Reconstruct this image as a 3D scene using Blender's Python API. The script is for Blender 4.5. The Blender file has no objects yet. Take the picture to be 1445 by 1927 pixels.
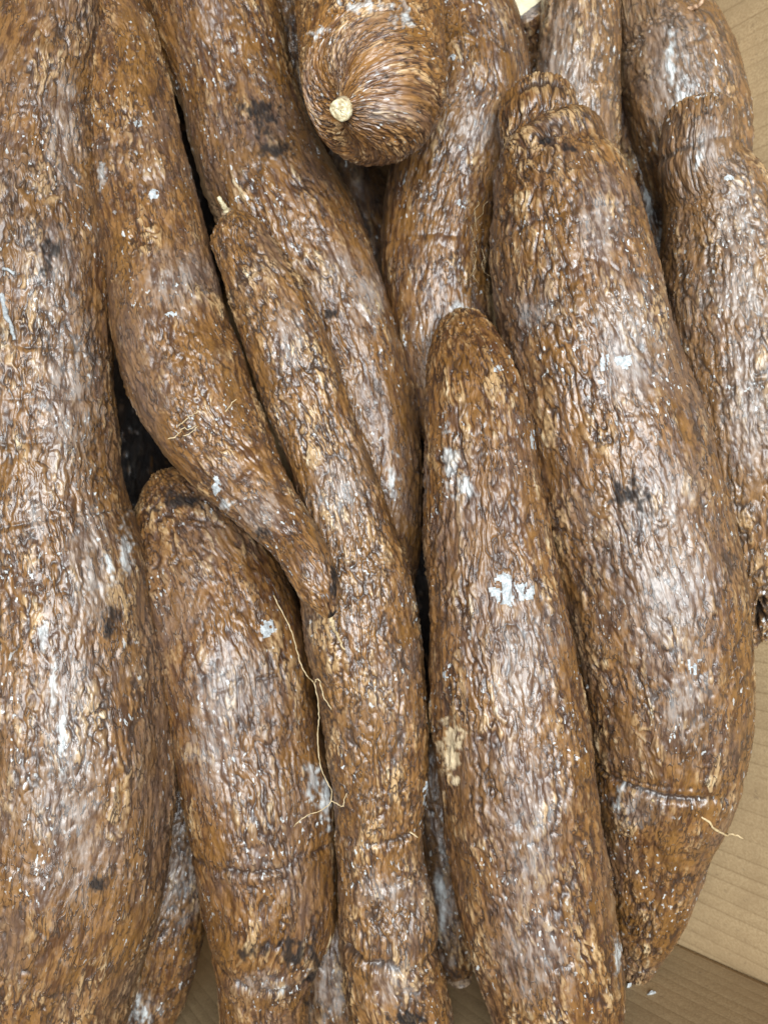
import bpy, math, random
import numpy as np
from mathutils import Vector

random.seed(7)
S = bpy.context.scene
COL = S.collection

# ------------------------------------------------------------------ camera
H = 0.33                      # height of the lens above z = 0
FPX = 1927 * 26.0 / 36.0      # focal length in photo pixels
CX, CY = 722.5, 963.5
cam_d = bpy.data.cameras.new("camera")
cam_d.sensor_fit = 'VERTICAL'
cam_d.sensor_height = 36.0
cam_d.sensor_width = 36.0
cam_d.lens = 26.0
cam_d.clip_start = 0.01
cam_d.clip_end = 50.0
cam_d.dof.use_dof = True
cam_d.dof.focus_distance = 0.300
cam_d.dof.aperture_fstop = 9.5
cam = bpy.data.objects.new("camera", cam_d)
cam.location = (0, 0, H)
COL.objects.link(cam)
S.camera = cam

# ------------------------------------------------------------------ light
W = bpy.data.worlds.new("World")
S.world = W
W.use_nodes = True
bg = W.node_tree.nodes["Background"]
bg.inputs[0].default_value = (0.80, 0.88, 1.0, 1)
bg.inputs[1].default_value = 0.025


def area(name, loc, target, sx, sy, power, col):
    d = bpy.data.lights.new(name, 'AREA')
    d.shape = 'RECTANGLE'
    d.size, d.size_y = sx, sy
    d.energy = power
    d.color = col
    o = bpy.data.objects.new(name, d)
    o.location = loc
    o.rotation_euler = (Vector(target) - Vector(loc)).to_track_quat('-Z', 'Y').to_euler()
    COL.objects.link(o)
    return o


area("overhead_light", (0.20, 0.05, 1.15), (0.02, 0, 0), 0.68, 1.05, 31.0, (0.90, 0.96, 1.0))
area("overhead_light", (-0.30, -0.10, 1.25), (0, 0, 0), 0.12, 1.4, 8.0, (0.95, 0.98, 1.0))  # unseen thin lamp added for sparkle in the highlights

S.view_settings.view_transform = 'Standard'
S.view_settings.look = 'None'
S.view_settings.gamma = 1.0
S.view_settings.exposure = 0.0


# ------------------------------------------------------------------ helpers
def at(px, py, z):
    k = (H - z) / FPX
    return np.array(((px - CX) * k, (CY - py) * k, z))


def tag(o, label=None, cat=None, group=None, kind=None):
    if label: o["label"] = label
    if cat: o["category"] = cat
    if group: o["group"] = group
    if kind: o["kind"] = kind
    return o


_rs = np.random.RandomState(11)
PERM = _rs.permutation(256).astype(np.int32)
PERM = np.concatenate([PERM, PERM, PERM])
GR = _rs.normal(size=(256, 3)).astype(np.float32)
GR /= np.linalg.norm(GR, axis=1)[:, None]
GX, GY, GZ = [np.ascontiguousarray(GR[:, i]) for i in range(3)]


def pn(x, y, z, seed=0.0):
    """gradient noise, about -0.6 .. 0.6"""
    x = np.asarray(x, np.float32) + np.float32(seed * 17.31 + 100)
    y = np.asarray(y, np.float32) + np.float32(seed * 7.77 + 100)
    z = np.asarray(z, np.float32) + np.float32(seed * 3.13 + 100)
    fx, fy, fz = np.floor(x), np.floor(y), np.floor(z)
    xi, yi, zi = (fx.astype(np.int32) & 255, fy.astype(np.int32) & 255, fz.astype(np.int32) & 255)
    x -= fx; y -= fy; z -= fz
    u = x * x * x * (x * (x * 6 - 15) + 10)
    v = y * y * y * (y * (y * 6 - 15) + 10)
    w = z * z * z * (z * (z * 6 - 15) + 10)
    a0, a1 = PERM[xi], PERM[xi + 1]
    b00, b01, b10, b11 = PERM[a0 + yi], PERM[a0 + yi + 1], PERM[a1 + yi], PERM[a1 + yi + 1]

    def g(h, dx, dy, dz):
        return GX[h] * dx + GY[h] * dy + GZ[h] * dz
    x1, y1, z1 = x - 1, y - 1, z - 1
    n00 = g(PERM[b00 + zi], x, y, z) * (1 - w) + g(PERM[b00 + zi + 1], x, y, z1) * w
    n01 = g(PERM[b01 + zi], x, y1, z) * (1 - w) + g(PERM[b01 + zi + 1], x, y1, z1) * w
    n10 = g(PERM[b10 + zi], x1, y, z) * (1 - w) + g(PERM[b10 + zi + 1], x1, y, z1) * w
    n11 = g(PERM[b11 + zi], x1, y1, z) * (1 - w) + g(PERM[b11 + zi + 1], x1, y1, z1) * w
    n0 = n00 * (1 - v) + n01 * v
    n1 = n10 * (1 - v) + n11 * v
    return n0 * (1 - u) + n1 * u


def sstep(a, b, x):
    t = np.clip((x - a) / (b - a), 0, 1)
    return t * t * (3 - 2 * t)


def catmull(P, n):
    """dense centripetal-ish Hermite curve through rows of P"""
    P = np.asarray(P, float)
    d = np.linalg.norm(np.diff(P[:, :3], axis=0), axis=1)
    t = np.concatenate([[0], np.cumsum(np.maximum(d, 1e-6))])
    m = np.zeros_like(P)
    for i in range(len(P)):
        if i == 0: m[i] = (P[1] - P[0]) / (t[1] - t[0])
        elif i == len(P) - 1: m[i] = (P[-1] - P[-2]) / (t[-1] - t[-2])
        else:
            s0 = (P[i] - P[i - 1]) / (t[i] - t[i - 1]); s1 = (P[i + 1] - P[i]) / (t[i + 1] - t[i])
            h0, h1 = t[i] - t[i - 1], t[i + 1] - t[i]
            m[i] = (s0 * h1 + s1 * h0) / (h0 + h1)
    T = np.linspace(0, t[-1], n)
    k = np.clip(np.searchsorted(t, T, side='right') - 1, 0, len(P) - 2)
    h = (t[k + 1] - t[k])
    u = ((T - t[k]) / h)[:, None]
    h = h[:, None]
    return ((2 * u**3 - 3 * u**2 + 1) * P[k] + (u**3 - 2 * u**2 + u) * h * m[k]
            + (-2 * u**3 + 3 * u**2) * P[k + 1] + (u**3 - u**2) * h * m[k + 1])


def raw_mesh(name, V, quads, tris=None, smooth=True):
    me = bpy.data.meshes.new(name)
    nq = len(quads); nt = 0 if tris is None else len(tris)
    loops = np.concatenate([np.asarray(quads, np.int32).ravel()] + ([np.asarray(tris, np.int32).ravel()] if nt else []))
    starts = np.concatenate([np.arange(nq) * 4, nq * 4 + np.arange(nt) * 3]).astype(np.int32)
    me.vertices.add(len(V)); me.vertices.foreach_set("co", np.asarray(V, np.float32).ravel())
    me.loops.add(len(loops)); me.loops.foreach_set("vertex_index", loops.astype(np.int32))
    me.polygons.add(nq + nt); me.polygons.foreach_set("loop_start", starts)
    if smooth: me.polygons.foreach_set("use_smooth", np.ones(nq + nt, bool))
    me.update(calc_edges=True); me.validate()
    return me


def attr(me, name, data, typ='FLOAT'):
    a = me.attributes.new(name, typ, 'POINT')
    a.data.foreach_set('value' if typ == 'FLOAT' else 'vector', np.asarray(data, np.float32).ravel())


def link(name, me, mat, loc=(0, 0, 0), parent=None):
    o = bpy.data.objects.new(name, me)
    if mat: me.materials.append(mat)
    o.location = loc
    if parent: o.parent = parent
    COL.objects.link(o)
    return o


# ------------------------------------------------------------------ materials
class NT:
    def __init__(s, name):
        s.m = bpy.data.materials.new(name); s.m.use_nodes = True
        s.t = s.m.node_tree; s.n = s.t.nodes
        s.b = s.n["Principled BSDF"]

    def node(s, typ, **kw):
        nd = s.n.new(typ)
        for k, v in kw.items(): setattr(nd, k, v)
        return nd

    def set(s, sock, v):
        if hasattr(v, 'is_linked') or isinstance(v, bpy.types.NodeSocket): s.t.links.new(v, sock)
        elif isinstance(v, (tuple, list)) and sock.type == 'RGBA' and len(v) == 3: sock.default_value = (*v, 1)
        else: sock.default_value = v

    def math(s, op, a, b=0.0, clamp=False):
        nd = s.node('ShaderNodeMath', operation=op, use_clamp=clamp)
        s.set(nd.inputs[0], a); s.set(nd.inputs[1], b)
        return nd.outputs[0]

    def mix(s, f, a, b):
        nd = s.node('ShaderNodeMix', data_type='RGBA')
        s.set(nd.inputs[0], f); s.set(nd.inputs[6], a); s.set(nd.inputs[7], b)
        return nd.outputs[2]

    def ramp(s, x, a, b):
        nd = s.node('ShaderNodeMapRange', interpolation_type='SMOOTHSTEP')
        s.set(nd.inputs[0], x); nd.inputs[1].default_value = a; nd.inputs[2].default_value = b
        return nd.outputs[0]

    def attr(s, name, out=2, typ='GEOMETRY'):
        nd = s.node('ShaderNodeAttribute', attribute_name=name, attribute_type=typ)
        return nd.outputs[out]

    def vmul(s, v, k):
        nd = s.node('ShaderNodeVectorMath', operation='MULTIPLY')
        s.set(nd.inputs[0], v); nd.inputs[1].default_value = k
        return nd.outputs[0]

    def noise(s, v, scale, detail=2.0, rough=0.5):
        nd = s.node('ShaderNodeTexNoise')
        s.set(nd.inputs['Vector'], v); nd.inputs['Scale'].default_value = scale
        nd.inputs['Detail'].default_value = detail; nd.inputs['Roughness'].default_value = rough
        return nd.outputs[0]

    def bump(s, h, dist, strength=1.0, normal=None):
        nd = s.node('ShaderNodeBump')
        nd.inputs['Distance'].default_value = dist; nd.inputs['Strength'].default_value = strength
        s.set(nd.inputs['Height'], h)
        if normal: s.set(nd.inputs['Normal'], normal)
        return nd.outputs[0]


def skin_material():
    k = NT("cassava_skin")
    h, crk = k.attr("hgt"), k.attr("crk")
    wax, drk, peel = k.attr("wax"), k.attr("drk"), k.attr("peel")
    crd = k.attr("crd", 1)
    tone = k.attr("tone", 2, 'OBJECT')
    str1 = k.noise(k.vmul(crd, (1, 1, .28)), 330, 3, .6)      # streaks along the root
    mid = k.noise(k.vmul(crd, (1, 1, .55)), 85, 3, .6)
    big = k.noise(crd, 22, 2, .5)
    fine = k.noise(k.vmul(crd, (1, 1, .5)), 1100, 2, .6)
    # bark: dark umber -> amber -> tan
    c = k.mix(k.ramp(str1, .41, .58), (.078, .029, .007), (.222, .102, .027))
    c = k.mix(k.math('MULTIPLY', k.ramp(h, .45, .80), k.ramp(mid, .38, .58)), c, (.44, .275, .125))
    c = k.mix(k.math('MULTIPLY', k.ramp(h, .55, .85), k.ramp(k.noise(k.vmul(crd, (1, 1, .4)), 210, 2), .56, .72)), c, (.58, .45, .27))   # cream crests
    c = k.mix(k.math('MULTIPLY', k.ramp(big, .45, .68), .45), c, (.150, .098, .072))     # greyish violet brown
    c = k.mix(k.math('MULTIPLY', k.ramp(mid, .52, .36), .55), c, (.195, .087, .013))     # orange amber
    c = k.mix(k.math('MULTIPLY', k.ramp(fine, .50, .70), .45), c, (.060, .028, .012))
    c = k.mix(k.math('MULTIPLY', k.ramp(crk, .28, .70), .88), c, (.034, .016, .008))      # darker in the cracks
    # fine wrinkles between the plates
    nz = k.node('ShaderNodeTexNoise'); k.set(nz.inputs['Vector'], k.vmul(crd, (1, 1, .30)))
    nz.inputs['Scale'].default_value = 430; nz.inputs['Detail'].default_value = 2.5; nz.inputs['Distortion'].default_value = .5
    ab = k.math('ABSOLUTE', k.math('SUBTRACT', nz.outputs[0], .5))
    wr = k.math('MULTIPLY', k.ramp(ab, .040, .012), k.ramp(k.noise(crd, 95, 2), .36, .56))
    c = k.mix(k.math('MULTIPLY', wr, .85), c, (.036, .017, .008))
    # tone of each root
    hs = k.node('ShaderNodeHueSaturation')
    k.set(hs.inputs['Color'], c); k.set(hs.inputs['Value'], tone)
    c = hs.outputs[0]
    warm = k.attr("warm", 2, 'OBJECT')
    c = k.mix(k.ramp(warm, 0, 1), c, k.mix(.5, c, (.22, .065, .010)))          # redder skin
    c = k.mix(k.ramp(warm, 0, -1), c, k.mix(.4, c, (.40, .29, .18)))           # paler, dusty skin
    wax_sheen = k.attr("wax_sheen")
    c = k.mix(k.math('MULTIPLY', wax_sheen, k.math('ADD', .07, k.math('MULTIPLY', k.ramp(str1, .42, .62), .34))), c, (.40, .415, .42))   # thin wax film plus sheen painted onto the tops
    c = k.mix(peel, c, (.60, .46, .28))
    c = k.mix(k.math('MULTIPLY', drk, .88), c, (.018, .017, .017))  # dark marks; on the deep gap roots they paint in the shade
    # wax residue
    sp = k.ramp(k.noise(k.vmul(crd, (1, 1, .6)), 560, 2, .5), .645, .69)
    sp = k.math('MULTIPLY', sp, k.ramp(k.noise(crd, 38, 2, .5), .48, .62))
    wx = k.math('MAXIMUM', k.math('MULTIPLY', wax, k.math('ADD', .35, k.math('MULTIPLY', k.ramp(str1, .40, .62), .55))), k.math('MULTIPLY', k.math('MULTIPLY', sp, .8), k.math('SUBTRACT', 1.0, drk)))
    c = k.mix(wx, c, (.62, .65, .64))
    k.set(k.b.inputs['Base Color'], c)
    k.set(k.b.inputs['Roughness'], k.math('ADD', .40, k.math('MULTIPLY', k.noise(crd, 120, 2), .25)))
    k.set(k.b.inputs['Specular IOR Level'], k.math('SUBTRACT', .5, k.math('MULTIPLY', drk, .4)))
    k.set(k.b.inputs['Coat Weight'], k.math('SUBTRACT', .72, k.math('MULTIPLY', drk, .70)))
    k.b.inputs['Coat IOR'].default_value = 1.48
    k.set(k.b.inputs['Coat Roughness'], k.math('ADD', .18, k.math('MULTIPLY', k.ramp(big, .35, .65), .20)))
    bm = k.math('ADD', k.math('MULTIPLY', str1, .7), k.math('MULTIPLY', fine, .25))
    bm = k.math('SUBTRACT', bm, k.math('MULTIPLY', wr, .40))
    nrm = k.bump(bm, .0009, .7)
    k.set(k.b.inputs['Normal'], nrm)
    cn = k.bump(bm, .0006, .6)
    k.set(k.b.inputs['Coat Normal'], cn)
    return k.m


def simple(name, ca, cb, scale=300, rough=.6, stretch=(1, 1, 1), bump=.0003):
    k = NT(name)
    tc = k.node('ShaderNodeTexCoord').outputs['Object']
    n = k.noise(k.vmul(tc, stretch), scale, 4, .6)
    k.set(k.b.inputs['Base Color'], k.mix(k.ramp(n, .35, .65), ca, cb))
    k.b.inputs['Roughness'].default_value = rough
    if bump: k.set(k.b.inputs['Normal'], k.bump(n, bump, .8))
    return k.m


def cardboard_material():
    k = NT("brown_cardboard")
    tc = k.node('ShaderNodeTexCoord').outputs['Object']
    fib = k.noise(tc, 900, 4, .7)
    blot = k.noise(tc, 30, 3, .6)
    crease = k.attr("crease")
    c = k.mix(k.ramp(fib, .35, .68), (.33, .225, .115), (.43, .305, .165))
    c = k.mix(k.math('MULTIPLY', k.ramp(blot, .42, .7), .5), c, (.29, .195, .10))
    c = k.mix(k.math('MULTIPLY', k.ramp(k.noise(tc, 260, 3, .7), .62, .72), .5), c, (.20, .135, .075))
    c = k.mix(k.math('MULTIPLY', crease, .60), c, (.19, .120, .055))
    k.set(k.b.inputs['Base Color'], c)
    k.b.inputs['Roughness'].default_value = .75
    k.b.inputs['Specular IOR Level'].default_value = .3
    k.set(k.b.inputs['Normal'], k.bump(fib, .0002, .6))
    return k.m


M_SKIN = skin_material()
M_CARD = cardboard_material()
M_FIBRE = simple("pale_root_fibre", (.42, .30, .15), (.60, .46, .27), 500, .55)
M_BROWNFIBRE = simple("brown_root_fibre", (.38, .21, .11), (.58, .38, .24), 500, .5)
M_STUB = simple("stub_bark", (.12, .075, .045), (.36, .25, .16), 500, .4)
M_WOOD = simple("cut_wood", (.38, .29, .15), (.74, .66, .44), 700, .6)
M_PEG = simple("stem_peg_bark", (.24, .15, .075), (.60, .50, .32), 420, .45)
M_FLESH = simple("cream_flesh", (.56, .47, .28), (.66, .58, .38), 160, .55)
M_WAX = simple("white_wax", (.27, .28, .275), (.50, .52, .52), 700, .5)
M_GROUND = simple("grey_floor", (.10, .10, .10), (.16, .155, .15), 12, .6)

GROUP = "cassava roots piled in the cardboard box"


# ------------------------------------------------------------------ roots
def root(label, pts, seed, caps=(40, 40), dens=1.0, amp=1.0, freq=1.0, aniso=1.0, rings=(), spots=(),
         tone=1.0, warm=0.0, coarse=0.0, ref=None, saw=1.0, front=.55, lump=1.0, pole=False):
    P = []
    for px, py, z, hw in pts:
        p = at(px, py, z)
        P.append((*p, hw * (H - z) / FPX))
    C = catmull(P, 3000)
    d = np.linalg.norm(np.diff(C[:, :3], axis=0), axis=1)
    s = np.concatenate([[0], np.cumsum(d)]); L = s[-1]
    zm = np.mean([p[2] for p in pts]); px2m = (H - zm) / FPX
    r = np.maximum(C[:, 3], 1e-4)
    c0, c1 = caps[0] * px2m, caps[1] * px2m
    if c0: r = r * np.sqrt(np.clip(1 - (1 - np.clip(s / c0, 0, 1))**2, 0, 1))
    if c1: r = r * np.sqrt(np.clip(1 - (1 - np.clip((L - s) / c1, 0, 1))**2, 0, 1))
    prof = np.concatenate([[0], np.cumsum(np.hypot(np.diff(s), np.diff(r)))])
    step = 2.42 * px2m / dens
    pyp = CY - C[:, 1] * FPX / (H - C[:, 2])
    off = np.maximum(-70 - pyp, pyp - 2000)
    dstep = step * np.where(off > 0, 2.8, 1.0)
    cnt = np.concatenate([[0], np.cumsum(np.diff(prof) / dstep[1:])])
    n = max(24, int(cnt[-1]))
    u = np.interp(np.linspace(0, cnt[-1], n), cnt, prof)
    ip = lambda a: np.interp(u, prof, a)
    cx, cy, cz, rr, ss = ip(C[:, 0]), ip(C[:, 1]), ip(C[:, 2]), ip(r), ip(s)
    cen = np.stack([cx, cy, cz], 1)
    # smoothed tangents from the dense curve
    T = np.gradient(C[:, :3], axis=0)
    ker = np.hanning(121); ker /= ker.sum()
    T = np.stack([np.convolve(np.pad(T[:, i], 60, mode='edge'), ker, 'valid') for i in range(3)], 1)
    T = np.stack([ip(T[:, i]) for i in range(3)], 1)
    T /= np.linalg.norm(T, axis=1)[:, None]
    up = np.array((0, 0, H)) - cen if ref is None else np.repeat(np.array([ref], float), n, 0)
    N = up - (up * T).sum(1)[:, None] * T
    N /= np.linalg.norm(N, axis=1)[:, None]
    B = np.cross(T, N)
    rmax = rr.max()
    if pole:
        m = int(2 * math.pi * rmax / step); th = np.linspace(-math.pi, math.pi, m, endpoint=False)
    else:
        m = int(2 * math.pi * rmax / step * front)
        q = np.linspace(-1, 1, m, endpoint=False)
        a = 0.34                                   # denser towards the lens
        th = math.pi * (a * q + (1 - a) * q * np.abs(q)**2.0)
    ct, st = np.cos(th)[None, :], np.sin(th)[None, :]
    # cross-section lumps
    R = rr[:, None] * np.ones((1, m))
    ru = np.maximum(ip(C[:, 3]), .30 * rmax)[:, None]
    Rc = .75 * rmax + 0 * R if pole else np.maximum(R, .85 * ru)      # keeps the ridges radial on the ends
    X, Y, Sx = Rc * ct, Rc * st, u[:, None] * np.ones((1, m))
    lo = pn(X / .03, Y / .03, Sx / .05, seed + .31)
    lo2 = pn(X / .013, Y / .013, Sx / .022, seed + .77)
    Rl = R * (1 + lump * (.10 * lo + .035 * lo2))
    base = cen[:, None, :] + Rl[..., None] * (ct[..., None] * N[:, None, :] + st[..., None] * B[:, None, :])
    # normals
    du = np.gradient(base, axis=0)
    dv = np.roll(base, -1, 1) - np.roll(base, 1, 1)
    nn = np.cross(dv, du)
    nn /= np.maximum(np.linalg.norm(nn, axis=2), 1e-12)[..., None]
    rad = base - cen[:, None, :]
    sgn = np.sign((nn * rad).sum(2).mean())
    nn *= sgn
    # wrinkles -----------------------------------------------------------
    f = freq / .0035
    wA = pn(X / .012, Y / .012, Sx / .018, seed + 1.1)
    wB = pn(X / .012, Y / .012, Sx / .018, seed + 2.2)
    wC = pn(X / .0036, Y / .0036, Sx / .0052, seed + 3.3)
    wD = pn(X / .0036, Y / .0036, Sx / .0052, seed + 3.7)
    Xw = X + .0034 * wA + .0017 * wC
    Yw = Y + .0034 * wB + .0017 * wD
    Sw = Sx + .004 * wB + .002 * wD
    n1 = pn(Xw * f, Yw * f, Sw * f / (4.6 * aniso), seed + 4.4)
    n2 = pn(Xw * f * 2.0, Yw * f * 2.0, Sw * f * 2.0 / (3.6 * aniso), seed + 5.5)
    n3 = pn(Xw * f * .7, Yw * f * .7, Sw * f * .7 / (4.0 * aniso), seed + 6.6)
    n4 = pn(Xw * f * 3.6, Yw * f * 3.6, Sx * f * 3.6 / (2.2 * aniso), seed + 9.2)
    n5 = pn(X / .009, Y / .009, Sx / .016, seed + 9.9)
    n6 = pn(Xw * f * .5, Yw * f * .5, Sw * f * .5 / (3.6 * aniso), seed + 12.3)
    big = pn(X / .035, Y / .035, Sx / .05, seed + 13.1) + .5 * n5
    co = sstep(-.02, .35, big + coarse)             # broad melted folds here, fine fissures elsewhere
    b6 = np.clip(np.abs(n6) * 4.0, 0, 1); b6 = 1 - (1 - b6)**2.4
    b1 = np.clip(np.abs(n1) * 3.4, 0, 1); b1 = 1 - (1 - b1)**2
    b1 = b1 * (1 - co) + (.35 * b1 + .65 * b6) * co
    b2 = np.clip(np.abs(n2) * 3.4, 0, 1); b2 = 1 - (1 - b2)**1.8
    t = n3 * 4.0 + .55 * n2
    fr = t - np.floor(t)
    sw = np.where(fr < .75, fr / .75, (1 - fr) / .25)
    msk = sstep(-.05, .30, pn(X / .016, Y / .016, Sx / .026, seed + 7.7))
    wk = sstep(-.40, .20, n5) * (1 - .40 * co) * sstep(.75, .2, big - coarse * .3)                      # where the fine wrinkles are strong
    hgt = .46 * b1 + .36 * saw * sw * msk + .24 * b2 * (.35 + .65 * wk) + .22 * n4 * (.4 + .6 * wk)
    hgt = (hgt - .10) / (.62 + .25 * saw)
    crk = np.clip((1 - b1)**1.7 * (.25 + .65 * wk) + np.where(fr > .75, .55, 0) * msk * saw * np.clip(1 - np.abs(fr - .88) * 8, 0, 1)
                  + .40 * (1 - b2)**2 * wk - .5 * n4, 0, 1)
    # growth rings across the root
    ypx = CY - cy * FPX / (H - cz)
    disp = amp * .00175 * (hgt - .55) * (.75 + .4 * wk)
    for (py, wpx, dep, lobe) in rings:
        i0 = int(np.argmin(np.abs(ypx - py)))
        off = .0022 * wA * lobe + .0009 * wC + .002 * lobe * st
        dd = (Sx - ss[i0] - off) / (wpx * px2m)
        g = np.exp(-dd**2) * (.45 + 1.6 * sstep(-.25, .35, wA + .6 * wC))
        disp = disp - dep * .00085 * g + dep * .00030 * np.exp(-((dd - 2.2) / 1.5)**2)
        crk = np.clip(crk + .5 * min(1, dep) * g * np.exp(-dd**2), 0, 1)
    # marks: wax, painted sheen, scabs, painted shade, peeled skin, pits --------------------------------
    kk = FPX / (H - base[..., 2])
    PX = CX + base[..., 0] * kk; PY = CY - base[..., 1] * kk
    vis = ((np.array((0, 0, H)) - base) * nn).sum(2) > 0
    wax = np.zeros_like(X); drk = np.zeros_like(X); peel = np.zeros_like(X); wax_sheen = np.zeros_like(X)
    flakes = []
    if spots:
        jn = pn(PX / 14, PY / 22, 0 * PX, seed + 8.1) + .6 * pn(PX / 5.5, PY / 8, 0 * PX, seed + 8.6)
    for (kind, px, py, rx, ry, hard) in spots:
        e = np.hypot((PX - px) / rx, (PY - py) / ry) + jn * 1.5
        g = sstep(1.0, 1.0 - .25 - .75 * (1 - hard), e) * vis
        if kind == 's':
            e2 = np.hypot((PX - px) / (rx * 1.7), (PY - py) / (ry * 1.5)) + jn * .55
            wax_sheen = np.maximum(wax_sheen, sstep(1.0, .05, e2) * vis)
        elif kind == 'w' and hard >= .5: flakes.append((px, py, rx, ry))
        elif kind == 'w': wax = np.maximum(wax, g); disp = disp + .00025 * g
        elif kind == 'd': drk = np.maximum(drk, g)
        elif kind == 'p': peel = np.maximum(peel, g); disp = disp - .0006 * g
        elif kind == 'hole': drk = np.maximum(drk, g); disp = disp - .007 * g
    wax = wax * sstep(.05, .55, hgt + .25)
    disp = disp * (1 - .15 * wax_sheen) + .0002 * wax_sheen
    crk = crk * (1 - .25 * wax_sheen)
    fade = np.clip(rr / (.16 * rmax), .15, 1)[:, None]
    V = base + nn * (disp * fade)[..., None]
    V = V.reshape(-1, 3)
    crd = np.stack([X + seed * .37, Y - seed * .21, Sx + seed * .11], 2).reshape(-1, 3)
    I = np.arange(n * m).reshape(n, m)
    J = np.roll(I, -1, 1)
    quads = np.stack([I[:-1], J[:-1], J[1:], I[1:]], -1).reshape(-1, 4)
    # close both ends
    V = np.vstack([V, cen[0], cen[-1]]); e0, e1 = n * m, n * m + 1
    tris = np.vstack([np.stack([np.full(m, e0), J[0], I[0]], -1), np.stack([np.full(m, e1), I[-1], J[-1]], -1)])
    if sgn < 0: pass
    o0 = cen[n // 2]
    me = raw_mesh("cassava_root", V - o0, quads[:, ::-1], tris[:, ::-1])
    pad = lambda a: np.concatenate([a.ravel(), [0.5, 0.5]])
    attr(me, "hgt", pad(hgt)); attr(me, "crk", pad(crk)); attr(me, "wax", pad(wax))
    attr(me, "wax_sheen", np.concatenate([wax_sheen.ravel(), [0, 0]]))
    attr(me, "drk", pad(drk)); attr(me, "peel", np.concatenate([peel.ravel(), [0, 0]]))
    attr(me, "crd", np.vstack([crd, crd[0], crd[-1]]), 'FLOAT_VECTOR')
    o = link("cassava_root", me, M_SKIN, o0)
    o["tone"] = float(tone); o["warm"] = float(warm)
    tag(o, label, "cassava root", GROUP)
    # crusts of wax: thin raised pieces that follow the skin
    Vg = V[:n * m].reshape(n, m, 3)
    for (px, py, rx, ry) in flakes:
        e = np.hypot((PX - px) / rx, (PY - py) / ry) + jn * .9
        inside = (e < 1.05) & vis & (hgt + .35 * jn > .22)
        fm = inside[:-1] & np.roll(inside, -1, 1)[:-1] & np.roll(inside, -1, 1)[1:] & inside[1:]
        fq = quads.reshape(n - 1, m, 4)[fm]
        if len(fq) < 4: continue
        ids, inv = np.unique(fq.ravel(), return_inverse=True)
        ev = e.reshape(-1)[ids]; nv_ = nn.reshape(-1, 3)[ids]; pv = V[ids]
        lift = -.00006 + .00030 * np.sqrt(np.clip(1.05 - ev, 0, 1)) + .00010 * (1 - hgt.reshape(-1)[ids])
        fme = raw_mesh("wax_flake", pv + nv_ * lift[:, None] - o0, inv.reshape(-1, 4)[:, ::-1])
        link("wax_flake", fme, M_WAX, (0, 0, 0), o)
    return o


def tube(name, path, r0, r1, mat, parent, label=None, sides=7, wob=0.0, seed=0, cap=True, per=5):
    """a thin rootlet or stub through pixel/depth points"""
    P = [(*at(*p), 0) for p in path]
    n = max(6, (len(P) - 1) * per)
    C = catmull(P, n)[:, :3]
    rs = np.random.RandomState(seed)
    if wob: C[1:] += rs.normal(size=(n - 1, 3)) * wob
    T = np.gradient(C, axis=0); T /= np.linalg.norm(T, axis=1)[:, None]
    up = np.array((.3, .2, 1.0)); N = up - (T @ up)[:, None] * T; N /= np.linalg.norm(N, axis=1)[:, None]
    B = np.cross(T, N)
    th = np.linspace(0, 2 * math.pi, sides, endpoint=False)
    rr = np.linspace(r0, r1, n) * (1 + .12 * rs.normal(size=n))
    V = (C[:, None, :] + rr[:, None, None] * (np.cos(th)[None, :, None] * N[:, None, :] + np.sin(th)[None, :, None] * B[:, None, :])).reshape(-1, 3)
    I = np.arange(n * sides).reshape(n, sides); J = np.roll(I, -1, 1)
    q = np.stack([I[:-1], J[:-1], J[1:], I[1:]], -1).reshape(-1, 4)
    V = np.vstack([V, C[0], C[-1]])
    tr = np.vstack([np.stack([np.full(sides, n * sides), J[0], I[0]], -1), np.stack([np.full(sides, n * sides + 1), I[-1], J[-1]], -1)])
    off = np.array(parent.location) if parent else np.zeros(3)
    me = raw_mesh(name, V - off, q, tr)
    o = link(name, me, mat, (0, 0, 0), parent)
    if label: o["label"] = label
    return o


# --- the roots, from the photograph: (pixel x, pixel y, depth of axis, half width in pixels)
A = root("thick cassava root filling the left edge, silvery with wax and painted sheen along its lower half",
         [(95, -160, -.005, 80), (98, -40, -.004, 92), (92, 60, -.002, 98), (72, 180, 0, 112), (62, 330, 0, 122), (66, 480, 0, 134),
          (66, 640, 0, 140), (72, 800, 0, 144), (86, 950, 0, 148), (112, 1100, 0, 162), (124, 1250, 0, 178),
          (132, 1400, 0, 186), (132, 1540, 0, 188), (120, 1680, 0, 182), (95, 1810, -.002, 168), (75, 1927, -.004, 155), (55, 2060, -.008, 120), (45, 2130, -.012, 100)],
         1, (50, 80), freq=.92, rings=[(740, 4, .5, .4), (830, 3, .4, .4), (1045, 4, .7, .5), (910, 3, .3, .3)],
         spots=[('w', 240, 1040, 14, 60, .2), ('w', 205, 1075, 10, 30, .2), ('s', 135, 1450, 52, 260, .2), ('s', 95, 520, 40, 90, .2), ('w', 82, 1190, 9, 45, .4), ('d', 210, 1165, 20, 42, .1), ('d', 95, 470, 28, 70, .05),
                ('w', 100, 1290, 8, 50, .3), ('w', 118, 1400, 9, 60, .3), ('d', 185, 1665, 16, 14, .3), ('s', 70, 970, 18, 60, .3), ('s', 125, 760, 50, 160, .2), ('s', 170, 1060, 40, 120, .2), ('s', 120, 240, 30, 120, .2)], tone=1.0, warm=-.15, coarse=.05)
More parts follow.
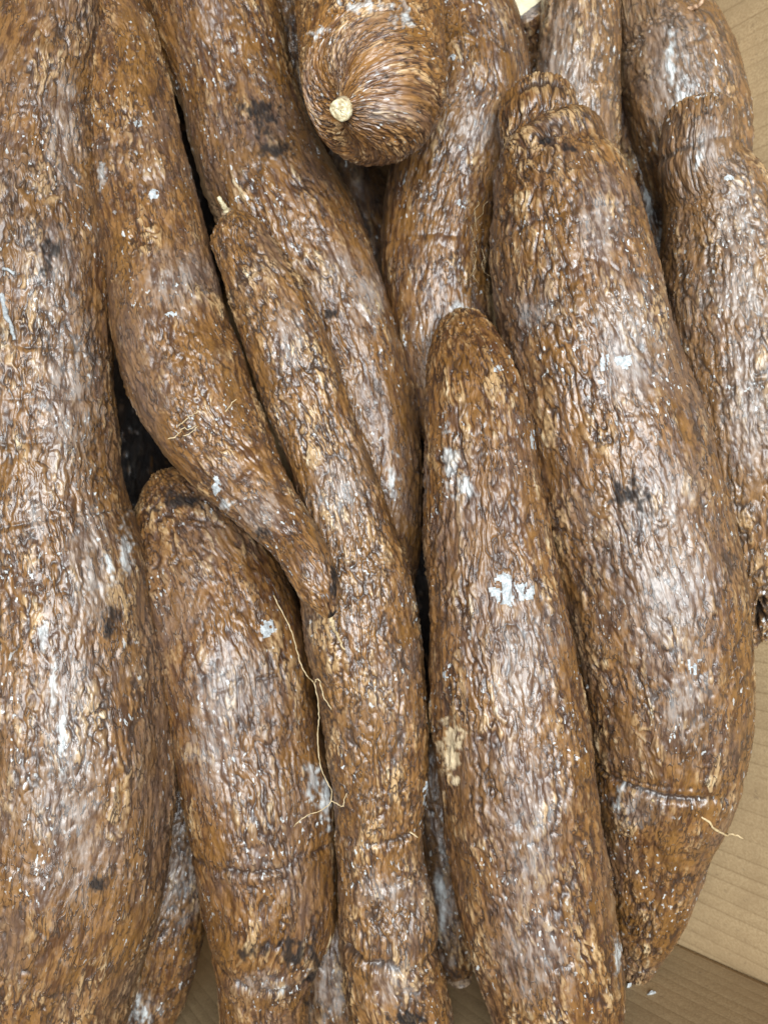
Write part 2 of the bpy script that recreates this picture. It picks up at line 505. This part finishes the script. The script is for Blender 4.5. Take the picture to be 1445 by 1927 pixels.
B = root("slanting cassava root tapering to a thin tip that lies across two others",
         [(175, -140, -.022, 48), (195, -40, -.02, 56), (222, 60, -.02, 68), (242, 180, -.017, 84), (264, 320, -.013, 92), (296, 480, -.008, 98),
          (324, 620, -.003, 112), (354, 710, 0, 114), (398, 800, .005, 103), (455, 890, .012, 79), (512, 965, .020, 59), (556, 1020, .027, 49),
          (586, 1070, .032, 46), (606, 1118, .034, 35), (623, 1162, .034, 9)],
         2, (50, 8), amp=1.15, freq=.88, aniso=.85,
         spots=[('w', 258, 233, 12, 9, .6), ('w', 290, 366, 10, 9, .6), ('w', 322, 590, 10, 7, .6), ('w', 406, 917, 9, 18, .7), ('s', 335, 530, 50, 60, .3), ('s', 490, 965, 40, 45, .3),
                ('d', 498, 1005, 22, 14, .2), ('d', 632, 1090, 9, 50, .2), ('d', 626, 1158, 14, 12, .5), ('w', 190, 318, 8, 30, .3), ('w', 420, 950, 14, 10, .3)], tone=1.05, coarse=.30, warm=-.1)
C = root("long cassava root running from the top down beneath the one with the pale stem peg",
         [(372, -140, -.035, 105), (388, -40, -.036, 116), (416, 60, -.037, 118), (448, 170, -.038, 112), (490, 300, -.04, 116), (556, 440, -.041, 122),
          (612, 570, -.042, 118), (652, 690, -.043, 114), (684, 830, -.044, 108), (706, 960, -.045, 92), (722, 1070, -.047, 68), (735, 1150, -.05, 42)],
         3, (60, 50), amp=1.1, freq=.85, aniso=1.0,
         spots=[('d', 485, 215, 45, 50, .05), ('d', 510, 280, 45, 26, .1), ('w', 740, 905, 12, 40, .2), ('s', 690, 560, 30, 60, .2), ('s', 640, 500, 30, 40, .2), ('d', 625, 590, 14, 12, .3)], tone=.95, coarse=.22, warm=.1)
D = root("long narrow cassava root with a small pale stem peg at its pointed top",
         [(428, 398, -.002, 14), (440, 425, -.002, 42), (462, 480, -.002, 56), (498, 550, -.001, 68), (530, 620, 0, 76), (558, 700, 0, 78), (590, 790, 0, 76), (622, 880, -.001, 78),
          (648, 980, -.003, 90), (664, 1080, -.005, 104), (682, 1190, -.006, 108), (698, 1300, -.006, 102), (707, 1400, -.006, 96), (714, 1500, -.007, 87),
          (716, 1590, -.008, 80), (724, 1680, -.009, 87), (730, 1745, -.009, 92), (732, 1790, -.010, 88), (742, 1850, -.011, 94), (768, 1930, -.013, 88), (790, 2010, -.016, 72), (800, 2050, -.018, 60)],
         4, (14, 60), freq=1.05, aniso=.9,
         rings=[(560, 5, .5, .4), (1575, 6, .9, .5), (1655, 5, .6, .4), (1790, 9, 2.0, -1.6), (740, 4, .3, .3)],
         spots=[('s', 640, 930, 40, 60, .3), ('s', 545, 640, 30, 60, .3), ('w', 805, 1495, 8, 34, .5), ('s', 730, 1680, 50, 30, .3), ('s', 745, 1850, 40, 40, .3), ('d', 770, 1915, 40, 18, .4)], tone=1.05, coarse=-.15, warm=-.15)
E = root("stout cassava root with a blackened pinched lower end, its top under the slanting root",
         [(296, 893, -.040, 30), (318, 925, -.038, 66), (352, 990, -.034, 102), (392, 1080, -.029, 124), (424, 1180, -.025, 137), (448, 1280, -.022, 141),
          (466, 1380, -.02, 141), (484, 1480, -.018, 140), (497, 1580, -.017, 134), (508, 1670, -.016, 127), (511, 1735, -.016, 121), (504, 1795, -.017, 103),
          (500, 1850, -.018, 88), (500, 1930, -.019, 81), (500, 2010, -.02, 72)],
         5, (26, 60), amp=1.05, freq=.9, rings=[(1640, 6, .9, -1.4), (1845, 7, 1.1, -.8), (1330, 3, .4, .3)],
         spots=[('w', 590, 1470, 16, 50, .3), ('w', 612, 1520, 12, 60, .3), ('s', 400, 1400, 40, 90, .3), ('s', 430, 1300, 60, 80, .3), ('d', 552, 1800, 34, 34, .35), ('d', 590, 1820, 16, 90, .2),
                ('d', 345, 945, 60, 26, .15), ('w', 503, 1182, 13, 22, .6), ('s', 500, 1850, 40, 20, .3), ('w', 525, 1857, 10, 14, .3), ('d', 480, 1790, 40, 20, .1)], tone=.98, coarse=.05, warm=.15)  # dark mark at the top paints the slanting root's shade
F = root("blunt rounded cassava end with a sawn round stem stub, pointing up at the lens",
         [(668, -330, -.110, 120), (675, -200, -.080, 128), (684, -90, -.048, 133), (694, 20, -.014, 136), (701, 100, .008, 137), (703, 150, .019, 136),
          (700, 176, .028, 131), (690, 188, .0345, 118), (675, 196, .0385, 92), (660, 202, .0405, 60), (646, 206, .0412, 28), (641, 207, .0414, 8)],
         6, (60, 0), amp=.95, freq=1.0, aniso=.42, ref=(0.05, -1, .4), pole=True, dens=.95, saw=.8, lump=.6,
         spots=[('s', 730, 215, 36, 20, .3), ('w', 600, 60, 16, 14, .3), ('w', 690, 12, 60, 12, .15), ('d', 727, 145, 7, 6, .5), ('d', 745, 172, 8, 8, .5), ('d', 765, 120, 6, 6, .5),
                ('d', 752, 100, 9, 6, .4), ('d', 775, 90, 6, 6, .4), ('w', 760, 30, 26, 22, .15)], tone=1.4, coarse=-.1, warm=.05)
G = root("thick cassava root standing behind the blunt stub end, with loose white fibres on its side",
         [(812, -130, -.035, 62), (842, -40, -.038, 80), (874, 50, -.042, 99), (886, 150, -.046, 110), (866, 250, -.049, 114), (842, 350, -.051, 112), (826, 450, -.052, 107),
          (822, 550, -.053, 103), (830, 650, -.054, 97), (842, 750, -.056, 84), (850, 850, -.06, 60)],
         7, (60, 60), freq=.8, amp=1.0, rings=[(520, 5, .5, .4)],
         spots=[('s', 900, 250, 40, 40, .2), ('w', 862, 582, 20, 18, .3), ('w', 870, 383, 9, 9, .5), ('w', 853, 108, 7, 6, .6), ('w', 868, 278, 6, 6, .6)], tone=.92, coarse=.2)
Hh = root("rounded cassava root in the lower middle with a cream scuff and white wax smear",
          [(868, 597, -.022, 34), (872, 625, -.018, 56), (879, 670, -.014, 76), (889, 730, -.009, 90), (901, 820, -.004, 101), (911, 930, 0, 110), (922, 1060, .002, 120),
           (936, 1190, .003, 132), (951, 1330, .003, 143), (969, 1470, .003, 147), (990, 1600, .002, 147), (1012, 1720, 0, 144), (1034, 1830, -.003, 134), (1049, 1920, -.006, 120), (1062, 2010, -.01, 100)],
          8, (24, 70), aniso=1.35, freq=1.0, rings=[(1200, 4, .3, .3), (1765, 4, .5, .4)],
          spots=[('p', 848, 1410, 22, 62, .6), ('w', 945, 1112, 26, 26, .6), ('w', 985, 1115, 24, 18, .6), ('w', 848, 870, 15, 56, .35), ('w', 870, 920, 26, 26, .2), ('w', 837, 1270, 9, 9, .8),
                 ('s', 1010, 1560, 50, 150, .15), ('s', 985, 1250, 50, 130, .15), ('s', 1010, 1800, 60, 80, .2), ('w', 1003, 830, 6, 20, .5), ('w', 1163, 1800, 7, 60, .3), ('w', 935, 695, 8, 7, .5)], tone=1.0, coarse=-.35, warm=.15, amp=1.2)
Ii = root("largest cassava root, with a blunt neck on top and its point at the box corner",
          [(1006, 184, -.018, 68), (1012, 225, -.015, 76), (1018, 266, -.015, 80), (1032, 288, -.013, 108), (1036, 312, -.013, 113), (1052, 370, -.012, 131), (1070, 480, -.012, 148), (1094, 600, -.012, 155),
           (1122, 720, -.012, 160), (1156, 850, -.012, 166), (1190, 980, -.012, 170), (1218, 1100, -.012, 168), (1238, 1220, -.013, 160), (1249, 1330, -.015, 149), (1250, 1430, -.019, 136),
           (1243, 1500, -.023, 124), (1232, 1560, -.027, 106), (1222, 1640, -.033, 88), (1212, 1720, -.040, 68), (1200, 1790, -.047, 44), (1188, 1850, -.052, 20)],
          9, (16, 10), freq=.82, amp=1.1, aniso=.85, rings=[(268, 7, 1.1, -.8), (520, 4, .4, .5), (1500, 7, 1.3, -.6), (1480, 4, .4, .4)],
          spots=[('w', 1172, 680, 17, 16, .8), ('w', 1136, 684, 11, 20, .5), ('w', 1130, 718, 9, 6, .6), ('s', 1230, 960, 70, 90, .1), ('d', 1190, 935, 50, 40, .05), ('d', 1025, 265, 18, 9, .4),
                 ('d', 1070, 280, 26, 8, .3), ('s', 1250, 1130, 62, 170, .1), ('w', 1303, 1252, 14, 20, .5), ('s', 1200, 1520, 50, 30, .3), ('w', 1163, 1500, 10, 22, .3), ('s', 1000, 590, 30, 26, .2), ('s', 1290, 1330, 50, 90, .1), ('s', 1180, 640, 60, 130, .1), ('s', 1130, 420, 40, 70, .1)], tone=1.0, coarse=.0, warm=-.1, lump=.7)
J = root("cassava root cut by the right edge, with squared neck and dark hollow low down",
         [(1316, 196, -.016, 58), (1316, 240, -.016, 68), (1318, 310, -.018, 76), (1340, 365, -.021, 92), (1362, 460, -.025, 114), (1383, 590, -.028, 129),
          (1403, 740, -.031, 134), (1420, 890, -.034, 128), (1427, 1000, -.038, 114), (1425, 1090, -.043, 96), (1418, 1170, -.048, 70), (1412, 1250, -.053, 36)],
         10, (16, 40), freq=.95, amp=1.1, rings=[(335, 5, .9, .6), (780, 4, .4, .4)],
         spots=[('hole', 1427, 1150, 13, 26, .5), ('w', 1313, 310, 9, 22, .4), ('w', 1370, 335, 10, 6, .5), ('s', 1390, 420, 40, 80, .2), ('s', 1400, 560, 40, 60, .2), ('s', 1410, 740, 40, 130, .2), ('s', 1330, 260, 30, 40, .2), ('d', 1330, 213, 16, 6, .4), ('w', 1300, 750, 14, 16, .3)], tone=1.0, coarse=-.1, warm=-.3)
K = root("upright pale cassava root behind the neck of the largest one",
         [(1094, -130, -.045, 58), (1093, -40, -.046, 66), (1091, 60, -.048, 74), (1086, 160, -.052, 79), (1082, 260, -.057, 82), (1080, 350, -.062, 80), (1080, 440, -.068, 66)],
         12, (50, 50), freq=1.0, spots=[('s', 1060, 150, 40, 160, .2), ('w', 1140, 272, 7, 10, .5)], tone=1.02, coarse=-.2, warm=-.35)
Lr = root("bulging cassava root against the top right cardboard wall, with a whitish streak of wax and painted sheen",
          [(1205, -140, -.05, 50), (1214, -50, -.05, 60), (1228, 10, -.05, 72), (1256, 70, -.051, 92), (1280, 140, -.053, 104), (1300, 220, -.056, 108), (1318, 300, -.060, 102), (1330, 390, -.066, 90), (1338, 470, -.072, 66)],
          13, (50, 50), freq=1.05, aniso=1.3, amp=.8,
          spots=[('w', 1262, 110, 11, 70, .25), ('w', 1283, 185, 17, 42, .4), ('s', 1270, 150, 40, 100, .3)], tone=1.02, rings=[(160, 4, .5, .3)], coarse=-.3, warm=-.35)  # streak marks: wax with sheen painted over it
Mr = root("dark sunken cassava root with a white streak, wedged between two necks",
          [(1172, 60, -.075, 48), (1184, 180, -.079, 52), (1206, 300, -.082, 52), (1226, 420, -.084, 46), (1240, 520, -.086, 40), (1250, 640, -.088, 30)],
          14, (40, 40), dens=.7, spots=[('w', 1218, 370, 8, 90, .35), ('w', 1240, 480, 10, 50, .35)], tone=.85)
Nr = root("half hidden cassava root low in the bottom left gap, grey with a mouldy tip",
          [(350, 1380, -.058, 44), (335, 1480, -.058, 58), (318, 1580, -.058, 76), (298, 1680, -.058, 92), (280, 1760, -.058, 102), (262, 1850, -.059, 94), (246, 1940, -.061, 76), (236, 2020, -.064, 56)],
          15, (40, 50), spots=[('s', 345, 1640, 40, 90, .2), ('w', 268, 1905, 24, 22, .4), ('s', 262, 1900, 40, 30, .2)], rings=[(1840, 4, .7, .4)], tone=.95)
Pr = root("cassava root with painted-in shade, sunk in the gap beneath the blunt stub end",
          [(640, 60, -.098, 56), (664, 260, -.100, 62), (690, 460, -.102, 68), (734, 680, -.102, 74), (776, 900, -.102, 76), (800, 1120, -.104, 70), (812, 1320, -.108, 50)], 16, (40, 40), dens=.45, spots=[('d', 780, 1000, 260, 480, .8)], tone=.6)  # wide dark mark paints the unlit gap onto its lower part
Qr = root("dark slim cassava root deep in the bottom gap with a short snapped stem",
          [(805, 1380, -.075, 36), (820, 1500, -.072, 42), (836, 1620, -.07, 46), (850, 1740, -.07, 46), (858, 1810, -.071, 38), (866, 1850, -.072, 22)],
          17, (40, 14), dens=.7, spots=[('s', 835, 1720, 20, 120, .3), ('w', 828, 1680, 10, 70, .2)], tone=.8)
Rr = root("small greenish cassava tip low between the two bottom roots",
          [(610, 1700, -.06, 38), (618, 1780, -.058, 48), (624, 1860, -.058, 55), (632, 1950, -.06, 50), (640, 2030, -.063, 36)],
          18, (40, 40), dens=.7, spots=[('s', 620, 1860, 40, 60, .2)], tone=.9)
Sr = root("cassava root with painted-in shade at the bottom of the dark hole beside the thick left root",
          [(290, -60, -.120, 80), (330, 120, -.120, 88), (352, 320, -.122, 92), (318, 560, -.124, 96), (262, 760, -.125, 92), (244, 930, -.125, 92), (262, 1120, -.126, 86), (300, 1300, -.128, 60)], 19, (40, 40), dens=.45, spots=[('d', 290, 620, 400, 1000, .9)], tone=.5)  # dark mark and low tone paint the hole's shade into the skin
Tr = root("shadowed cassava root glimpsed under the thin tip of the slanting one",
          [(440, 900, -.08, 50), (490, 1000, -.082, 58), (530, 1110, -.083, 58), (560, 1240, -.085, 50), (580, 1340, -.087, 36)], 20, (40, 40), dens=.6, tone=.9)
Ur = root("narrow dark cassava root at the top, squeezed left of the blunt stub end",
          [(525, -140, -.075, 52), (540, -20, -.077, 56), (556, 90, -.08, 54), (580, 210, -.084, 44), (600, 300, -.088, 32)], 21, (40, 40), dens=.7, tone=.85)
Or = root("dark cassava root peeking out at the top left corner",
          [(-40, -120, -.03, 60), (-44, 0, -.032, 66), (-70, 110, -.036, 70), (-100, 220, -.042, 60)], 22, (40, 40), dens=.7, tone=.9)

# the snapped root at the top edge showing its cream flesh
Cr = root("snapped cassava root at the top edge showing its flat cream flesh",
          [(1010, 190, -.088, 36), (1006, 120, -.080, 40), (1000, 70, -.070, 40), (990, 30, -.060, 40), (986, 14, -.0555, 38)], 23, (30, 0), dens=.7, tone=.9, pole=False)


def disc(name, c, nrm, r, mat, parent, seed, dome=.0006, label=None):
    rs = np.random.RandomState(seed)
    nrm = np.array(nrm, float); nrm /= np.linalg.norm(nrm)
    a = np.cross(nrm, (0, 1, .2)); a /= np.linalg.norm(a); b = np.cross(nrm, a)
    m, R = 40, 8
    V = []
    wob = 1 + .05 * np.convolve(np.pad(rs.normal(size=m), 3, mode='wrap'), np.ones(7) / 3, 'valid')
    for j in range(1, R + 1):
        for i in range(m):
            t = 2 * math.pi * i / m; q = r * j / R * wob[i]
            V.append(np.array(c) + a * q * math.cos(t) + b * q * math.sin(t) + nrm * (dome * (1 - (j / R)**2) + .0002 * rs.normal() * (j < R)))
    for i in range(m):                       # skirt for thickness
        t = 2 * math.pi * i / m; q = r * wob[i] * 1.0
        V.append(np.array(c) + a * q * math.cos(t) + b * q * math.sin(t) - nrm * .004)
    V.append(np.array(c) + nrm * dome)
    I = np.arange((R + 1) * m).reshape(R + 1, m); J = np.roll(I, -1, 1)
    q4 = np.stack([I[:-1], I[1:], J[1:], J[:-1]], -1).reshape(-1, 4)
    tr = np.stack([np.full(m, (R + 1) * m), I[0], J[0]], -1)
    off = np.array(parent.location)
    return link(name, raw_mesh(name, np.array(V) - off, q4, tr), mat, (0, 0, 0), parent)


disc("cut_face", at(982, 12, -.0540), (-.05, -.35, 1), .0125, M_FLESH, Cr, 4)

# --- stems, rootlets and fibres, each a part of its root
def stub(parent, path, r, face_mat, seed):
    st = tube("stem_stub", path, r, r, M_STUB, parent, sides=18, seed=seed, per=4)
    return st


st = tube("stem_stub", [(660, 200, .036), (650, 203, .0435), (640, 207, .0490)], .0056, .0038, M_PEG, F, sides=20, seed=3, per=5)
p_end, p_in = at(639.5, 207, .0492), at(650, 203, .0435)
fc = disc("cut_face", p_end, p_end - p_in, .0038, M_WOOD, F, 9, .0004)
fc.name = "cut_face"
tube("stem_peg", [(432, 408, -.001), (426, 396, .003), (418, 382, .007), (411, 370, .009)], .0018, .0009, M_WOOD, D, sides=9, seed=5)
tube("stem_collar", [(438, 412, -.001), (431, 405, .001), (425, 398, .003)], .0042, .0022, M_STUB, D, sides=12, seed=6)
tube("stem_stub", [(858, 1830, -.070), (866, 1850, -.066), (874, 1880, -.063), (878, 1898, -.062)], .0068, .0062, M_STUB, Qr, sides=16, seed=7)
disc("cut_face", at(878, 1898, -.062), at(878, 1898, -.062) - at(872, 1875, -.0635), .0062, M_WOOD, Qr, 12)
tube("rootlet", [(622, 1157, .034), (625, 1172, .032), (632, 1190, .027), (640, 1206, .024), (648, 1223, .0225)], .0009, .0004, M_FIBRE, B, seed=8, wob=.0002)
tube("rootlet", [(515, 1120, .005), (530, 1150, .006), (545, 1180, .006), (557, 1215, .005), (566, 1250, .004), (578, 1272, .005), (590, 1285, .010), (597, 1310, .010), (600, 1350, .010), (598, 1390, .011),
                 (601, 1430, .013), (612, 1465, .016), (624, 1490, .018), (622, 1510, .019), (606, 1524, .020), (580, 1534, .020), (565, 1543, .019), (553, 1556, .0185)],
     .00026, .0002, M_FIBRE, E, seed=9, wob=.00012, sides=6)
tube("rootlet", [(622, 1508, .019), (634, 1512, .020), (645, 1518, .020), (648, 1505, .020), (652, 1492, .019)], .00024, .00018, M_FIBRE, E, seed=10, wob=.0002, sides=6)
tube("rootlet", [(590, 1285, .010), (600, 1278, .012), (604, 1290, .012), (612, 1318, .012), (632, 1340, .012)], .0003, .0002, M_FIBRE, E, seed=11, wob=.0002, sides=5)
tube("rootlet", [(1225, 1505, .009), (1265, 1518, .010), (1300, 1526, .0105), (1325, 1540, .0105), (1345, 1560, .0085), (1362, 1570, .003), (1380, 1570, -.006), (1397, 1577, -.008)], .0007, .0004, M_FIBRE, Ii, seed=12, wob=.0002)
tube("rootlet", [(1278, 22, -.030), (1292, 18, -.027), (1308, 14, -.024), (1316, 8, -.022), (1324, -6, -.020)], .0013, .0009, M_BROWNFIBRE, Lr, seed=13, wob=.0002)
tube("rootlet", [(-14, 508, .026), (4, 506, .030), (18, 508, .033), (28, 514, .034)], .0011, .0006, M_WAX, A, seed=14, wob=.0002)
tube("rootlet", [(-2, 520, .029), (4, 552, .031), (10, 584, .033), (20, 612, .035), (28, 640, .037)], .0013, .0007, M_WAX, A, seed=15, wob=.0002)
for i, pth in enumerate([[(335, 802), (346, 793), (360, 782), (374, 772)], [(316, 826), (330, 822), (340, 812), (346, 806), (356, 808), (370, 800)], [(345, 820), (358, 815), (372, 803)],
                         [(424, 775), (432, 764), (446, 750)]]):
    tube("rootlet", [(x, y, .030) for x, y in pth], .00022, .00016, M_FIBRE, B, seed=20 + i, wob=.0002, sides=5)
for i in range(9):
    x0, y0 = 905 + random.uniform(-16, 14), random.uniform(350, 540)
    q = [(x0, y0, -.025)]
    for j in range(4):
        q.append((q[-1][0] + random.uniform(-12, 10), q[-1][1] + random.uniform(4, 22), -.025 + random.uniform(-.006, .006)))
    tube("fibre", q, .00014, .0001, M_FIBRE, G, seed=40 + i, sides=4)
tube("rootlet", [(770, 1565, .016), (775, 1568, .017), (786, 1576, .016)], .0004, .0003, M_FIBRE, D, seed=60, sides=5)
tube("rootlet", [(1245, 1205, .026), (1262, 1196, .027), (1278, 1182, .027), (1288, 1160, .026)], .0004, .0003, M_FIBRE, Ii, seed=61, sides=5, wob=.0002)

# ------------------------------------------------------------------ cardboard box
box = bpy.data.objects.new("cardboard_box", None)
box.location = (0, 0, -.125)
COL.objects.link(box)
tag(box, "brown corrugated cardboard box holding the cassava roots", "box")


def panel(name, o, ux, uy, w, h, pitch, thick=.004, nv=10, seed=0, skew=False, deep=1.0):
    """sheet of board: flutes run along uy; creases every `pitch` along ux; real thickness"""
    o, ux, uy = np.array(o, float), np.array(ux, float), np.array(uy, float)
    ux /= np.linalg.norm(ux)
    if not skew: uy -= ux * (uy @ ux)
    uy /= np.linalg.norm(uy)
    nz = np.cross(ux, uy); nz /= np.linalg.norm(nz)
    rs = np.random.RandomState(seed)
    k = int(w / pitch)
    us, cr = [0.0], [0.0]
    for i in range(k):
        c = (i + .5 + .12 * rs.normal()) * pitch; a = .3 + .7 * rs.rand()
        us += [c - .0007, c, c + .0007]; cr += [0, a, 0]
    us.append(w); cr.append(0)
    us = np.sort(np.array(us)); cr = np.array(cr)
    vs = np.linspace(0, h, nv)
    bow = .0004 * np.sin(np.outer(us * 31 + 1, np.ones(nv)) + vs[None] * 23)
    dep = -.0003 * deep * cr[:, None] * (1 + .1 * rs.normal(size=(len(us), nv))) + bow * .6
    Fv = o + us[:, None, None] * ux + vs[None, :, None] * uy + dep[..., None] * nz
    Bv = o + us[:, None, None] * ux + vs[None, :, None] * uy + (bow * .6 - thick)[..., None] * nz
    nu = len(us); N = nu * nv
    V = np.vstack([Fv.reshape(-1, 3), Bv.reshape(-1, 3)])
    I = np.arange(N).reshape(nu, nv)
    q = [np.stack([I[:-1, :-1], I[1:, :-1], I[1:, 1:], I[:-1, 1:]], -1).reshape(-1, 4),
         np.stack([I[:-1, :-1], I[:-1, 1:], I[1:, 1:], I[1:, :-1]], -1).reshape(-1, 4) + N]
    rim = np.concatenate([I[:, 0], I[-1, 1:], I[-2::-1, -1], I[0, -2:0:-1]])
    nx = np.roll(rim, -1)
    q.append(np.stack([nx, rim, rim + N, nx + N], -1))
    me = raw_mesh(name, V - np.array(box.location), np.vstack(q), smooth=False)
    attr(me, "crease", np.concatenate([np.repeat(cr, nv), np.zeros(N)]))
    return link(name, me, M_CARD, (0, 0, 0), box)


FZ = -.165
# right wall leans outwards: x = .208 + .7 z
lean = np.array((.7, 0, 1.0))
zt, zb = .05, FZ
panel("side_wall", (.208 + .7 * zb, .36, zb), (0, -1, 0), lean, .60, (zt - zb) * np.linalg.norm(lean), .0084, seed=1)
# end wall through the corner seam
P1, P2, P3 = at(1265, 1770, -.073), at(1445, 1850, -.03), at(350, 1870, -.09)
e1 = P3 - P1; e1 /= np.linalg.norm(e1)
upv = P2 - P1
nz = np.cross(e1, upv); nz /= np.linalg.norm(nz)
up1 = upv / np.linalg.norm(upv)
w_end = .50
o_end = P1 + e1 * .0016 - up1 * .105
panel("end_wall", o_end, e1, up1, w_end, .26, .0080, seed=2, skew=True, deep=.3)
panel("side_wall", (-.27, -.32, FZ), (0, 1, 0), (-.25, 0, 1), .70, .22, .0084, seed=3)
panel("end_wall", (-.28, .345, FZ), (1, 0, 0), (0, .2, 1), .52, .22, .0084, seed=4)
panel("box_floor", (-.29, -.36, FZ), (1, 0, 0), (0, 1, 0), .50, .74, .0084, seed=5)

# crumbs of wax lying on the board
def crumb(px, py, z, r, seed, label, mat=M_WAX):
    rs = np.random.RandomState(seed)
    n = 26
    th = rs.rand(n) * 6.28; rad = r * (.3 + .9 * rs.rand(n)); hh = rs.rand(n) * r * .7
    c = at(px, py, z)
    import bmesh
    bm = bmesh.new()
    for i in range(n):
        bm.verts.new((rad[i] * math.cos(th[i]) * 1.5, rad[i] * math.sin(th[i]) * .7, hh[i]))
    bmesh.ops.convex_hull(bm, input=bm.verts)
    for v in [v for v in bm.verts if not v.link_faces]: bm.verts.remove(v)
    bmesh.ops.subdivide_edges(bm, edges=bm.edges, cuts=1, use_grid_fill=True, fractal=.6, seed=seed)
    me = bpy.data.meshes.new("wax_crumb"); bm.to_mesh(me); bm.free()
    o = link("wax_crumb", me, mat, c)
    o.rotation_euler = (.5, 0, rs.rand() * 3)
    return tag(o, label, "wax crumb")


def on_end_wall(px, py, lift=.0012):
    """where the view through (px, py) meets the end wall"""
    nzz = np.cross(e1, up1); o = np.array((0, 0, H)); d = at(px, py, 0) - o
    if nzz @ (o - P1) < 0: nzz = -nzz
    nzz /= np.linalg.norm(nzz)
    p = o + d * ((nzz @ (P1 - o)) / (nzz @ d)) + nzz * lift
    return px, py, float(p[2])


crumb(*on_end_wall(1222, 1868), .0021, 3, "pale flake lying alone on the cardboard below the pointed root end")
crumb(*on_end_wall(1181, 1856), .0017, 4, "small white crumb touching the pointed end of the largest root")

# ------------------------------------------------------------------ what the box stands on
g = 1.2
me = raw_mesh("floor", np.array([(-g, -g, -.19), (g, -g, -.19), (g, g, -.19), (-g, g, -.19)]), np.array([[0, 1, 2, 3]]), smooth=False)
tag(link("floor", me, M_GROUND), kind="structure")
